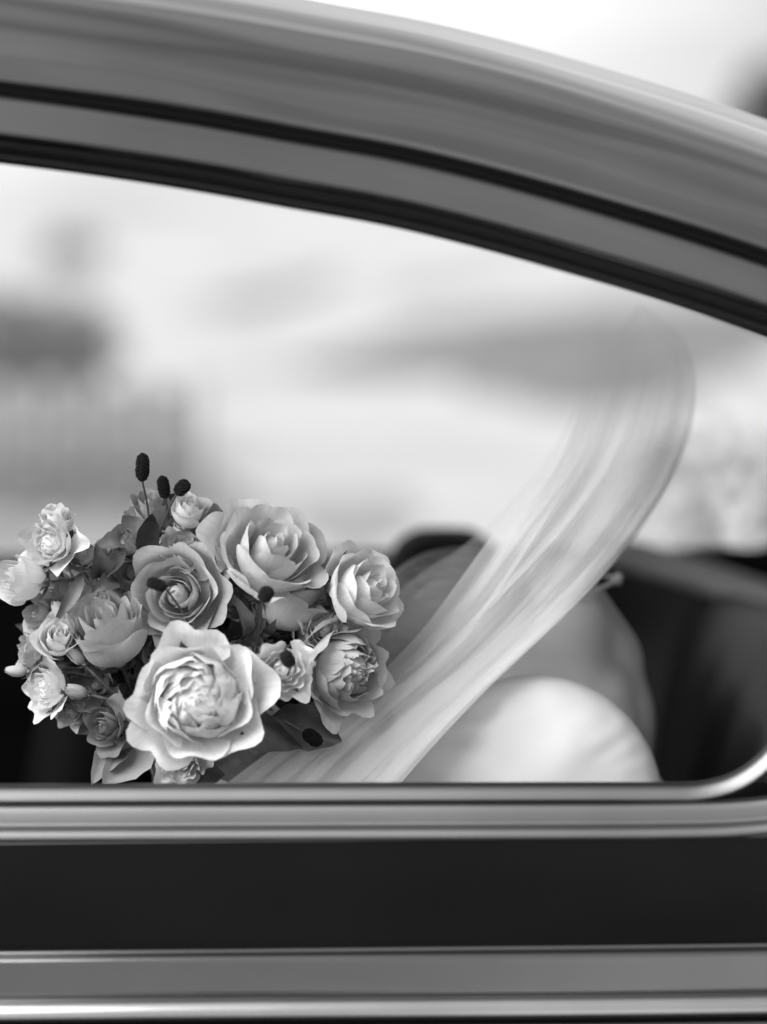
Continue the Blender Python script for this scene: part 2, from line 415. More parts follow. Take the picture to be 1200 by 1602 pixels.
lining = prof_smooth(lining, 20); lining = lining + [(a, W_CAR - b) for a, b in lining[-2::-1]]
sweep('headliner', top, lining, M['headliner'])
for far in (False, True):
    fr = sweep('window_frame', top, frame_prof, M['paint'], far=far)
    sweep('window_seal', top, seal_prof, M['rubber'], far=far, parent=fr)
    sweep('gutter_seal', top, gap_prof, M['rubber'], far=far, parent=fr)
    sweep('inner_trim', top, [(0.004, 0.048), (0.004, 0.06), (0.055, 0.062)], M['trim'], far=far, parent=fr)

# waistline: runs under the window, rounds the rear lower corner and climbs the pillar
wl = [(-1520, 420), (-1500, 800), (-1470, 1060), (-1400, 1190), (-1290, 1232), (-1100, 1241), (-600, 1240), (0, 1238), (500, 1236), (900, 1235), (1040, 1235), (1105, 1233), (1158, 1217), (1204, 1180), (1238, 1126), (1258, 1060), (1272, 980), (1277, 800), (1277, 530)]
waist = px_path(wl, 260)
waist_low = px_path(wl[:10] + [(1040, 1234), (1150, 1231), (1230, 1221), (1290, 1194), (1330, 1140), (1346, 1060), (1352, 900), (1352, 540)], 260)
waist_far = px_path(wl[:10] + [(1150, 1234), (1500, 1240), (1650, 1238), (1740, 1215), (1800, 1160), (1830, 1080), (1840, 980), (1842, 880)], 260)
sill_prof = prof_smooth([(0.012, 0.040), (0.002, 0.034), (0.000, 0.030), (0.0008, 0.0265), (0.003, 0.0225), (0.0065, 0.0190), (0.0100, 0.0168), (0.0130, 0.0156), (0.0142, 0.0165), (0.0144, 0.021)], 30)
bead = prof_smooth([(0.0095, 0.024), (0.0098, 0.0180), (0.0112, 0.0150), (0.0138, 0.0138), (0.0152, 0.0145), (0.0155, 0.018)], 14)
roll = prof_smooth([(0.0148, 0.019), (0.0152, 0.0125), (0.0175, 0.0090), (0.0215, 0.0068), (0.027, 0.0048), (0.0305, 0.0036), (0.0325, 0.0008), (0.0355, -0.0034), (0.0390, -0.0056), (0.0418, -0.0060), (0.0436, -0.0040), (0.0440, 0.006)], 60)
for far in (False, True):
    st = sweep('window_sill', waist_far if far else waist, sill_prof, M['sill'], side=-1, far=far)
    sweep('sill_moulding', waist_far if far else waist_low, roll, M['sill'], side=-1, far=far, parent=st)
# doors and body side below the waist
z0 = P(600, 1318).z
def zpx(py): return P(600, py).z
x0, x1 = -1.45, 1.35
side_prof = [(zpx(1300), 0.010), (zpx(1311), 0.0005), (zpx(1322), 0.0), (zpx(1400), -0.0005), (zpx(1470), 0.0005), (zpx(1484), 0.0015), (zpx(1487), 0.0005), (zpx(1490), -0.004),
             (zpx(1494), -0.0075), (zpx(1503), -0.0092), (zpx(1520), -0.0121), (zpx(1538), -0.0152), (zpx(1547), -0.0167), (zpx(1549), -0.0164)]
strip_prof = [(zpx(1548), -0.014), (zpx(1549), -0.0185), (zpx(1554), -0.0240), (zpx(1562), -0.0285), (zpx(1572), -0.0310), (zpx(1578), -0.0295), (zpx(1580), -0.020)]
low_prof = [(zpx(1579), -0.016), (zpx(1580), -0.0215), (zpx(1590), -0.024), (zpx(1606), -0.028), (zpx(1640), -0.036), (0.60, -0.055), (0.48, -0.056), (0.38, -0.045), (0.30, -0.015), (0.26, 0.05), (0.25, 0.20)]
def straight(name, prof, m, far, parent=None, n=48):
    prof = prof_smooth(prof, len(prof) * 5)
    v = []
    for i in range(n):
        x = lerp(x0, x1, i / (n - 1))
        bow = 0.020 * (x / 1.4) ** 2
        rise = 0.0125 * x * 0.9
        for (z, y) in prof:
            zz = z + rise * smooth((z - 0.5) / 0.3)
            yy = y + bow + .0012 * noise.noise(Vector((x * 3.0, z * 14, 2.0)))
            zz += .0010 * noise.noise(Vector((x * 2.2, 4.0, 1.0)))
            v.append(Vector((x, W_CAR - yy if far else yy, zz)) - CB)
    return mk(name, v, grid_faces(n, len(prof)), m, parent or car)
for far in (False, True):
    dr = straight('door', side_prof, M['paint'], far)
    straight('chrome_strip', strip_prof, M['chrome'], far, dr)
    straight('lower_panel', low_prof, M['paint'], far, dr)
    straight('door_card', [(P(600, 1250).z + (.04 if far else 0), 0.050), (0.85, 0.060), (0.78, 0.075), (0.72, 0.068), (0.45, 0.075), (0.25, 0.08)], M['trim'], far, dr, 10)
v = []
for (a_, b_) in ((1225, 1345), (1282, 1352), (1288, 1354), (1288, 1354), (1288, 1354), (1288, 1354)):
    k_ = len(v) // 2; py_ = (1228, 1190, 1100, 900, 700, 545)[k_]
    for q_ in (a_, b_): p_ = P(q_, py_); v.append(Vector((p_.x, .024, p_.z)) - CB)
mk('pillar_trim', v, [(2 * i, 2 * i + 1, 2 * i + 3, 2 * i + 2) for i in range(5)], M['sill'], car)
# far side: wound-up window pane
fp = []
sel_t = [p for p in top if -1.2 < p.x < 0.62]
for p in sel_t:
    for k in range(3):
        zb = P(600, 1236).z
        fp.append(Vector((p.x, W_CAR - 0.034, lerp(zb, p.z + 0.01, k / 2))) - CB)
mk('window_pane', fp, grid_faces(len(sel_t), 3), M['glass'], car)
# floor, bulkheads, bonnet and tail so the cabin is closed
def box(verts, faces, c, s, bev=0.0):
    bm = bmesh.new(); bmesh.ops.create_cube(bm, size=1.0)
    for v in bm.verts: v.co = Vector((v.co.x * s[0], v.co.y * s[1], v.co.z * s[2])) + Vector(c)
    if bev: bmesh.ops.bevel(bm, geom=bm.edges[:], offset=bev, segments=4, profile=0.6, affect='EDGES')
    o = len(verts); bm.verts.index_update()
    verts += [v.co.copy() for v in bm.verts]; faces += [tuple(o + v.index for v in f.verts) for f in bm.faces]
    bm.free()
def boxes(name, items, m, parent=car, off=CB):
    v, f = [], []
    for c, s, b in items: box(v, f, Vector(c) - off, s, b)
    o = mk(name, v, f, m, parent); return o
boxes('floor_pan', [((0, .68, .27), (2.9, 1.2, .03), .005)], M['trim'])
boxes('bulkhead', [((-1.42, .68, .6), (.05, 1.24, .7), .01)], M['trim'])
boxes('bulkhead', [((1.28, .68, .62), (.05, 1.24, .74), .01)], M['trim'])
boxes('dashboard', [((-1.28, .68, .86), (.26, 1.2, .22), .06)], M['trim'])
boxes('bonnet', [((-1.95, .68, .62), (1.05, 1.30, .56), .18)], M['paint'])
boxes('boot_lid', [((1.75, .68, .62), (.95, 1.30, .52), .18)], M['paint'])
for x in (-1.75, 1.62):
    for y in (0.08, 1.28):
        v, f = [], []
        for k in range(28):
            a = 2 * PI * k / 28
            for r, yy in ((.17, -.085), (.23, -.095), (.29, -.09), (.31, -.06), (.31, .06), (.29, .09), (.2, .09)):
                v.append(Vector((x + r * math.cos(a), y + yy, .31 + r * math.sin(a))) - CB)
        wh = mk('wheel', v, grid_faces(28, 7, 0, True), M['tyre'], car)
        v, f = [], []
        for k in range(28):
            a = 2 * PI * k / 28
            for r, yy in ((.175, -.08), (.15, -.095), (.10, -.085), (.05, -.10), (.001, -.105)):
                v.append(Vector((x + r * math.cos(a), y + (yy if y < .5 else -yy), .31 + r * math.sin(a))) - CB)
        mk('hub_cap', v, grid_faces(28, 5, 0, True), M['chrome'], wh)
# rear bench: cushion and a padded backrest whose rolled top slopes away behind the bride
s = boxes('seat_cushion', [((.12, .69, .52), (.62, 1.14, .20), .07)], M['leather'])
def seat_back():
    v = []; ny, nz = 40, 40
    prof = prof_smooth([(0.36, 0.46), (0.33, 0.56), (0.325, 0.70), (0.345, 0.82), (0.365, 0.885), (0.395, 0.915), (0.44, 0.918), (0.50, 0.89), (0.53, 0.80), (0.54, 0.5)], nz)
    for i in range(ny):
        y = lerp(0.105, 1.26, i / (ny - 1))
        e = min(1, min(i, ny - 1 - i) / 4.0); e = math.sin(e * PI / 2)
        tuft = 0.006 * math.cos(y * 2 * PI / 0.19)
        for (x, z) in prof:
            zz = lerp(0.46, z, 0.97 + 0.03 * e) + 0.01 * (y - 0.68)
            fl = smooth((z - 0.5) / 0.2) * smooth((0.93 - z) / 0.1)
            v.append(Vector((x + (1 - e) * 0.02 - tuft * fl * (1 if x < 0.4 else 0) + 0.02, y, zz)) - CB)
    return mk('seat_back', v, grid_faces(ny, nz), M['leather'], car)
seat_back()
v, f = [], []
qa = [P(930, 856, 1.22), P(1000, 874, 1.20), P(1080, 896, 1.17), P(1160, 922, 1.14), P(1260, 958, 1.10), P(1420, 1030, 1.04)]
tube(v, f, [p - CB for p in catmull(qa, 24)], 0.021, 12)
qt = mk('quarter_roll', v, f, M['vinyl'], car)
v = []
for p in catmull(qa, 24):
    for j in range(8): v.append(p - CB + Vector((0, 0, -.012 - .085 * j)) + Vector((.0, .006 * math.sin(j * .9), 0)))
mk('quarter_panel', v, grid_faces(24, 8), M['leather'], qt)
boxes('parcel_shelf', [((.86, .69, .84), (.80, 1.18, .03), .008)], M['trim'])
fs_ = boxes('front_seat', [((-.62, 1.02, .52), (.46, .46, .18), .07)], M['trim'])
def front_back(cx, cy):
    v = []; nu, nv = 20, 24
    for i in range(nu):
        a = 2 * PI * i / nu
        for j in range(nv):
            t = j / (nv - 1); z = lerp(.55, .965, math.sin(t * PI / 2) if t > .0 else 0)
            wv = math.sqrt(max(0.0, 1 - (max(0, t - .55) / .45) ** 3))
            ca, sa = math.cos(a), math.sin(a)
            sx = .055 * wv * math.copysign(abs(ca) ** .6, ca); sy = (.23 - .03 * t) * wv * math.copysign(abs(sa) ** .5, sa)
            v.append(Vector((cx + .22 + sx + .10 * t, cy + sy, z)) - CB)
    return mk('backrest', v, grid_faces(nu, nv, 0, True), M['trim'], fs_)
front_back(-.62, 1.02)
v, f = [], []
tube(v, f, [Vector((x, W_CAR - .085, P(600, 1236).z + .014 + .006 * math.sin(x * 3))) - CB for x in (-1.3, -.9, -.5, -.2, .05, .25, .34)], .026, 10)
mk('door_top', v, f, M['vinyl'], car)
hv = []
for i in range(16):
    for j in range(9):
        a_ = 2 * PI * i / 16; th = PI * j / 8
        hv.append(Vector((.075 + .075 * math.copysign(abs(math.sin(th) * math.cos(a_)) ** .7, math.cos(a_)), 1.06 + .10 * math.copysign(abs(math.sin(th) * math.sin(a_)) ** .7, math.sin(a_)), .955 - .062 * math.cos(th))) - CB)
mk('head_restraint', hv, grid_faces(16, 9, 0, True), M['trim'], car)
# second front seat on the near side, forward of the window view
fs2 = boxes('front_seat', [((-.82, .34, .52), (.46, .44, .18), .07)], M['trim'])

# ------------------------------------------------------------------ person
def blob_mesh(name, items, m, parent=None, voxel=0.006, smooth_it=6, extra=None):
    """items: ('s', centre, radii, rotation) or ('c', a, b, ra, rb): fused into one continuous skin by voxel remesh"""
    bm = bmesh.new()
    def sph(c, r, rot=None):
        mt = Matrix.Translation(c)
        if rot is not None: mt = mt @ rot
        mt = mt @ Matrix.Diagonal((r[0], r[1], r[2], 1))
        bmesh.ops.create_icosphere(bm, subdivisions=3, radius=1.0, matrix=mt)
    for it in items:
        if it[0] == 's': sph(it[1], it[2], it[3] if len(it) > 3 else None)
        else:
            _, a, b, ra, rb = it
            n = max(2, int((b - a).length / (min(ra, rb) * 0.4)) + 1)
            for k in range(n):
                t = k / (n - 1); r = lerp(ra, rb, t); sph(a.lerp(b, t), (r, r, r))
    me = bpy.data.meshes.new(name); bm.to_mesh(me); bm.free()
    o = bpy.data.objects.new(name, me); COL.objects.link(o)
    rm = o.modifiers.new('r', 'REMESH'); rm.mode = 'VOXEL'; rm.voxel_size = voxel
    sm = o.modifiers.new('s', 'SMOOTH'); sm.factor = 0.5; sm.iterations = smooth_it
    dg = bpy.context.evaluated_depsgraph_get(); dg.update()
    me2 = bpy.data.meshes.new_from_object(o.evaluated_get(dg))
    o.modifiers.clear(); o.data = me2; bpy.data.meshes.remove(me)
    me2.name = name
    me2.polygons.foreach_set('use_smooth', [True] * len(me2.polygons))
    me2.materials.clear(); me2.materials.append(m)
    if extra:
        for v in me2.vertices: v.co = extra(v.co.copy())
        me2.update()
    if parent: o.parent = parent
    return o

V = Vector
YB = 0.47
HC = P(726, 1048, YB - 0.02)                       # head centre
faced = V((-0.62, 0.30, -0.72)).normalized()   # she looks forward and away from us
upd = V((-0.72, 0.15, 0.68)).normalized()
sided = upd.cross(faced).normalized(); upd = faced.cross(sided).normalized()
def H(f, s_, u): return HC + faced * f + sided * s_ + upd * u
RH = Matrix((( *faced, ), ( *sided, ), ( *upd, ))).transposed().to_4x4()
neck_t = P(785, 1030, YB - .01); neck_b = P(885, 1000, YB)
chest = P(868, 1135, 0.47); waist_c = P(870, 1420, 0.47); pelvis = P(900, 1640, 0.47)
sh_n = P(872, 1140, 0.365); sh_f = P(868, 1105, 0.63)
el_n = P(770, 1520, 0.27); el_f = P(700, 1520, 0.62)
BQ = P(305, 1010, 0.25)                    # bouquet centre
handle = P(275, 1335, 0.23)
ha_n = handle + V((0.045, -0.005, 0.02)); ha_f = handle + V((0.05, 0.035, -0.035))
items = [
    ('s', H(-0.008, 0, 0.025), (0.092, 0.074, 0.085), RH), ('s', H(0.022, 0, -0.045), (0.064, 0.058, 0.072), RH), ('s', H(0.055, 0, -0.088), (0.026, 0.028, 0.022), RH),
    ('c', H(0.088, 0, 0.0), H(0.104, 0, -0.036), 0.009, 0.013), ('s', H(0.086, 0.0, -0.062), (0.010, 0.022, 0.006), RH), ('s', H(0.086, 0.0, -0.070), (0.010, 0.018, 0.006), RH),
    ('s', H(0.078, 0.03, 0.004), (0.016, 0.016, 0.010), RH), ('s', H(0.078, -0.03, 0.004), (0.016, 0.016, 0.010), RH),
    ('s', H(0.0, 0.074, -0.015), (0.018, 0.010, 0.030), RH), ('s', H(0.0, -0.074, -0.015), (0.018, 0.010, 0.030), RH),
    ('c', neck_t, neck_b, 0.045, 0.052),
    ('c', P(868, 935, YB), P(912, 1045, YB), 0.046, 0.064),
    ('s', P(884, 1085, 0.47), (0.078, 0.13, 0.066)),
    ('s', chest + V((0, 0, -0.03)), (0.092, 0.135, 0.150)),
    ('s', P(908, 1130, 0.47), (0.066, 0.125, 0.10)),
    ('c', P(893, 985, 0.45), sh_n + V((0, 0, 0.012)), 0.046, 0.046), ('c', P(893, 985, 0.49), sh_f + V((0, 0, 0.012)), 0.046, 0.046),
    ('c', chest, waist_c, 0.105, 0.092), ('s', waist_c, (0.098, 0.125, 0.13)), ('s', pelvis, (0.125, 0.17, 0.11)),
    ('s', P(800, 1180, 0.40), (0.06, 0.065, 0.06)), ('s', P(800, 1180, 0.55), (0.06, 0.065, 0.06)),
    ('s', P(818, 1082, 0.42), (0.070, 0.07, 0.060)), ('s', sh_n, (0.054, 0.054, 0.056)), ('s', sh_f, (0.054, 0.054, 0.056)),
    ('c', sh_n, el_n, 0.047, 0.036), ('c', sh_f, el_f, 0.047, 0.036),
    ('c', el_n, ha_n + V((0.055, 0, 0)), 0.036, 0.024), ('c', el_f, ha_f + V((0.055, 0.01, 0)), 0.036, 0.024),
    ('s', ha_n + V((0.02, 0, 0)), (0.042, 0.014, 0.038)), ('s', ha_f + V((0.02, 0.012, 0)), (0.042, 0.014, 0.038)),
]
for base, sgn in ((ha_n, -1), (ha_f, 1)):          # four fingers of each hand closed round the stems, and a thumb
    for k in range(4):
        ln = (0.92, 1.0, 0.95, 0.78)[k]
        z = 0.026 - 0.017 * k
        a = base + V((-0.012, 0.0, z)); b = handle + V((-0.006, sgn * 0.034, base.z - handle.z + z)); c = handle + V((-0.034 * ln, sgn * 0.014, base.z - handle.z + z - .002)); d = handle + V((-0.026 * ln, -sgn * 0.012, base.z - handle.z + z - .004))
        items += [('c', a, b, .0095, .009), ('c', b, c, .009, .0082), ('c', c, d, .0082, .0072)]
    t0 = base + V((0.012, -sgn * 0.006, 0.034)); t1 = handle + V((0.012, -sgn * 0.03, base.z - handle.z + 0.050)); t2 = handle + V((-0.012, -sgn * 0.030, base.z - handle.z + 0.058))
    items += [('c', t0, t1, .0115, .0105), ('c', t1, t2, .0105, .0085)]
for y in (0.38, 0.56):                             # legs, under the gown and below the window
    kn = V((pelvis.x - 0.42, y, pelvis.z + 0.02)); an = V((kn.x - 0.06, y, 0.37))
    items += [('c', V((pelvis.x, y, pelvis.z)), kn, 0.088, 0.058), ('c', kn, an, 0.055, 0.036), ('c', an + V((0.02, 0, -.03)), an + V((-.15, 0, -.05)), .034, .026)]
person = blob_mesh('person', items, M['skin'], voxel=0.0055, smooth_it=18)
tag(person, 'seated bride with bare upper back, white satin gown, beaded necklace and long veil', 'person')

# hair: smooth crown swept into a low bun
hi = [('s', H(-0.020, 0, 0.032), (0.092, 0.081, 0.088), RH), ('s', H(-0.040, 0, -0.010), (0.045, 0.062, 0.055), RH), ('s', H(0.03, 0, 0.075), (0.05, 0.062, 0.040), RH)]
def hair_fx(c):
    d = c - HC; a = math.atan2(d.dot(sided), d.dot(upd))
    return c + d.normalized() * 0.0009 * math.sin(a * 46 + 3 * noise.noise(c * 30))
blob_mesh('hair', hi, M['hair'], person, 0.005, 5, hair_fx)

# gown: off-the-shoulder satin sleeve on the near arm, bodice, skirt over the lap
sc_ = P(834, 1262, 0.31)
SAT = [((950, 1215), (1005, 1168), .007, .0012), ((965, 1228), (1030, 1200), .007, .0010), ((930, 1190), (985, 1140), .009, .0020), ((690, 1150), (775, 1112), .011, -.006), ((660, 1200), (760, 1170), .014, -.003), ((880, 1230), (930, 1120), .020, .003), ((800, 1225), (815, 1120), .025, -.002)]
def satin_fx(c):
    dy = sc_.y + .03 - c.y                      # broad flat drape towards the window rather than a round one
    if dy > 0: c.y = sc_.y + .03 - .105 * min(1, dy / .122) ** .5 * .92
    q = V((c.x * 11 + c.z * 9, c.y * 4, c.z * 5 - c.x * 6))
    f = noise.noise(q) * .004 + noise.noise(q * 2.3) * .0012
    for (ax_, ay_), (bx_, by_), w, amp in SAT:
        A_, B_ = P(ax_, ay_, .22), P(bx_, by_, .22); d_ = V((B_.x - A_.x, 0, B_.z - A_.z)); ln = d_.length; d_.normalize()
        m_ = (A_ + B_) / 2; al = (c.x - m_.x) * d_.x + (c.z - m_.z) * d_.z; ac = -(c.x - m_.x) * d_.z + (c.z - m_.z) * d_.x
        ac += .006 * math.sin(al * 40)
        f += amp * math.exp(-(ac / w) ** 2) * math.exp(-(al / (ln * .55)) ** 4)
    return c + V((0, -1, 0.3)) * f
gi = [('s', P(770, 1285, 0.31), (0.115, 0.09, 0.125)), ('s', sc_, (0.127, 0.095, 0.134)), ('s', P(868, 1300, 0.36), (0.120, 0.10, 0.113)), ('s', P(752, 1320, 0.31), (0.118, 0.09, 0.11)),
      ('c', P(845, 1330, 0.33), P(770, 1560, 0.30), 0.10, 0.062)]
gown = blob_mesh('gown', gi, M['satin'], person, 0.006, 14, satin_fx)
gb = [('s', chest + V((-.012, 0, -.075)), (.118, .166, .095)), ('c', chest + V((-.01, 0, -.1)), waist_c, .118, .108), ('s', pelvis + V((-.02, 0, 0)), (.16, .22, .13)),
      ('c', pelvis + V((-.1, -.10, .01)), pelvis + V((-.46, -.11, .03)), .115, .09), ('c', pelvis + V((-.1, .10, .01)), pelvis + V((-.46, .11, .03)), .115, .09),
      ('c', pelvis + V((-.46, -.11, .03)), pelvis + V((-.54, -.12, -.36)), .09, .11), ('c', pelvis + V((-.46, .11, .03)), pelvis + V((-.54, .12, -.36)), .09, .11)]
def skirt_fx(c):
    return c + V((0, noise.noise(V((c.x * 14, c.y * 5, c.z * 3))), noise.noise(V((c.x * 9, c.y * 14, 3)))) ) * 0.006
# bodice dips at the back, so keep it below the bare shoulder blades
blob_mesh('skirt', [(g[0], *g[1:]) for g in gb[2:]], M['satin'], person, 0.010, 6, skirt_fx)

# necklace
nk = []
nc = P(884, 922, YB)
for k in range(64):
    a = 2 * PI * k / 64
    nk.append(nc + V((0.0500 * math.cos(a) - .0, 0.0560 * math.sin(a), -0.004 * math.cos(a) + 0.030 * (0.5 * math.cos(a) - .0))) )
bm = bmesh.new()
for k, p in enumerate(nk):
    bmesh.ops.create_icosphere(bm, subdivisions=1, radius=0.0026 if k % 2 else 0.0019, matrix=Matrix.Translation(p))
me = bpy.data.meshes.new('necklace'); bm.to_mesh(me); bm.free(); me.materials.append(M['pearl'])
necklace = bpy.data.objects.new('necklace', me); COL.objects.link(necklace); necklace.parent = person
bm = bmesh.new()
for k in range(5):
    bmesh.ops.create_icosphere(bm, subdivisions=2, radius=0.0042, matrix=Matrix.Translation(nk[0] + V((0.003 + 0.002 * (k % 2), -0.006 + 0.004 * k, -0.002 + .003 * (k % 2)))))
me = bpy.data.meshes.new('clasp'); bm.to_mesh(me); bm.free(); me.materials.append(M['pearl'])
cl = bpy.data.objects.new('clasp', me); COL.objects.link(cl); cl.parent = necklace

# ------------------------------------------------------------------ veil
def veil_sheet(name, lp, rp, yl, yr, m, parent, nfold, amp, seed, ns=110, ntt=90, bulge=0.0):
    """a tulle length between two edge curves; yl/yr depth along each edge (top, middle, bottom)"""
    def edge(pp, yy):
        n = len(pp); r = []
        for i, (a, b) in enumerate(pp):
            t = i / (n - 1)
            y = lerp(yy[0], yy[1], t * 2) if t < .5 else lerp(yy[1], yy[2], t * 2 - 1)
            r.append(P(a, b, y))
        return catmull(r, ns)
    Lc, Rc = edge(lp, yl), edge(rp, yr)
    v, uv = [], []
    rnd = random.Random(seed); ph = [rnd.uniform(0, 6.28) for _ in range(4)]
    for i in range(ns):
        s = i / (ns - 1)
        for j in range(ntt):
            t = j / (ntt - 1)
            tw = t + 0.035 * math.sin(2 * PI * (1.3 * t + 0.6 * s) + ph[0])
            p = Lc[i].lerp(Rc[i], max(0, min(1, tw)))
            wdt = (Rc[i] - Lc[i]).length
            env = smooth(s / 0.15) * (0.4 + 0.6 * smooth(s / .5))
            f1 = math.sin(2 * PI * nfold * t + ph[1] + 1.6 * noise.noise(V((s * 1.6, seed, t * 2))))
            f2 = math.sin(2 * PI * nfold * 2.3 * t + ph[2] + 2.2 * noise.noise(V((s * 1.2, seed + 7, t * 3))))
            f3 = noise.noise(V((t * 5, s * 0.9, seed)))
            a = amp * env * min(1, wdt / .12)
            a *= 1 - .65 * smooth((s - .55) / .3)
            p = p + V((0.25 * a * f2, a * (f1 * 0.6 + f2 * 0.08 + f3 * 1.0) - bulge * math.sin(PI * t) * (1 - smooth((s - .3) / .3)), 0.25 * a * f1))
            v.append(p); uv.append((s * 1.0, t * wdt * 1.0))
    return mk(name, v, grid_faces(ns, ntt), m, parent, uvs=uv)
R_EDGE = [(1000, 482), (1048, 508), (1078, 560), (1086, 640), (1052, 745), (1000, 832), (950, 896), (862, 985), (782, 1058), (700, 1142), (618, 1236), (560, 1300)]
L_EDGE = [(994, 476), (962, 520), (925, 580), (892, 640), (846, 730), (778, 820), (722, 900), (660, 985), (585, 1060), (470, 1140), (342, 1235), (285, 1290)]
T_EDGE = [(1006, 476), (1056, 508), (1084, 560), (1088, 640), (1056, 745), (1002, 832), (952, 896), (864, 985), (784, 1058), (702, 1142), (618, 1236), (560, 1300)]
veil = veil_sheet('veil', L_EDGE, T_EDGE, (0.44, 0.31, 0.18), (0.45, 0.30, 0.18), M['veil'], person, 2, 0.006, 1, bulge=0.03)
veil['label'] = 'long sheer white veil falling in a loose sweep across her shoulder to the flowers'
def between(t0, t1, n=12):
    """a gathered length of the veil between two fractions of its width, top to bottom"""
    a_ = catmull([V((p[0], p[1], 0)) for p in L_EDGE], n); b_ = catmull([V((p[0], p[1], 0)) for p in T_EDGE], n)
    r = []
    for i in range(n):
        t = lerp(t0, t1, i / (n - 1)) + .03 * noise.noise(V((i * .5, t0 * 9, t1 * 5)))
        q = a_[i].lerp(b_[i], t); r.append((q.x, q.y))
    return r
veil_sheet('veil_layer', between(.06, .22), between(1.0, .995), (0.43, 0.30, 0.172), (0.44, 0.292, 0.172), M['veil'], veil, 3, 0.006, 2, bulge=0.035)
veil_sheet('veil_layer', between(-.02, .42), between(.99, 1.0), (0.42, 0.292, 0.165), (0.43, 0.285, 0.165), M['veil'], veil, 2, 0.006, 3, bulge=0.04)
for k, (a0, a1, b0, b1) in enumerate([(.02, .30, .42, .46), (.28, .36, .60, .47), (.52, .62, .90, .72), (.66, .80, .88, .97), (.80, .86, .995, .93), (.12, .08, .34, .13), (.10, .48, .16, .56), (.46, .20, .56, .30)]):
    d_ = .0035 * k
    veil_sheet('veil_layer', between(a0, a1, 9), between(b0, b1, 9), (0.415 - d_ * .3, 0.282 - d_, 0.160 - d_ * .3), (0.42 - d_ * .3, 0.280 - d_, 0.160 - d_ * .3), M['veil_fine'], veil, 0.7, 0.003, 10 + k, ntt=30, bulge=0.04)
veil_sheet('veil_layer', [(985, 500), (915, 610), (832, 742), (745, 838), (640, 912), (600, 960), (560, 1040), (470, 1130), (340, 1200), (260, 1250)], [(1000, 484), (985, 600), (930, 740), (850, 860), (760, 960), (690, 1040), (600, 1120), (480, 1200), (400, 1260), (350, 1300)],
           (0.44, 0.36, 0.22), (0.44, 0.34, 0.20), M['veil_single'], veil, 2, 0.006, 4, bulge=.03)
veil_sheet('veil_layer', [(840, 740), (700, 880), (610, 985), (560, 1070), (500, 1090), (440, 1120), (330, 1190), (290, 1240)], [(860, 745), (780, 860), (700, 980), (640, 1080), (560, 1150), (520, 1180), (440, 1240), (400, 1270)],
           (0.34, 0.26, 0.15), (0.33, 0.25, 0.148), M['veil_single'], veil, 2, 0.004, 6)

# ------------------------------------------------------------------ bouquet
bouquet = empty('bouquet', BQ, 'loose round bridal bouquet of pale roses, peonies and dark burnet heads', 'bouquet')

def bez(p0, p1, p2, p3, t):
    a = (1 - t); return p0 * a ** 3 + 3 * p1 * a * a * t + 3 * p2 * a * t * t + p3 * t ** 3
def petal(verts, faces, uvs, R, az, hw, rc, rt, ht, zb, curl, ruf, seed, nu=9, nv=8, tilt=0.0, notch=0.0, point=0.0, fall=0.58):
    """one petal: a cupped sheet from the receptacle, belly radius rc, rim radius rt, rim height ht"""
    off = len(verts)
    rnd = random.Random(seed); ph = rnd.uniform(0, 6.28); ph2 = rnd.uniform(0, 6.28); asym = rnd.uniform(-.12, .12)
    p0 = V((0.05 * R, zb)); p1 = V((rc * 1.15, zb + 0.05 * ht)); p2 = V((rc * 1.05, zb + 0.70 * (ht - zb))); p3 = V((rt, ht))
    for i in range(nu):
        u = -1 + 2 * i / (nu - 1)
        top_v = 1 - fall * abs(u) ** 2.3 - notch * math.exp(-(u / .16) ** 2) + point * math.exp(-(u / .22) ** 2) + asym * u + ruf * 0.05 * math.sin(u * 7 + ph)
        for j in range(nv):
            v = j / (nv - 1) * top_v
            q = bez(p0, p1, p2, p3, max(0, min(1.1, v)))
            r, z = q.x, q.y
            w = 1.16 * hw * (0.30 + 0.70 * smooth(v / 0.55)) * (1 - 0.12 * smooth((v - .7) / .3))
            a = az + u * w
            edge = max(abs(u) ** 3 * 0.7, 1) * smooth((v - 0.62) / 0.38)
            r += 0.055 * R * u + curl * R * edge ** 2 * 0.34
            z -= max(0, curl) * R * edge ** 3 * 0.20 + 0.10 * R * tilt * u
            r += ruf * R * 0.05 * math.sin(u * 5.5 + ph) * smooth((v - .35) / .6)
            z += ruf * R * 0.045 * math.sin(u * 8 + ph2) * smooth((v - .45) / .5)
            r = max(r, 0.004 * R)
            verts.append(V((r * math.cos(a), r * math.sin(a), z))); uvs.append((0.5 + u * 0.5 + seed % 17, v))
    faces += grid_faces(nu, nv, off)

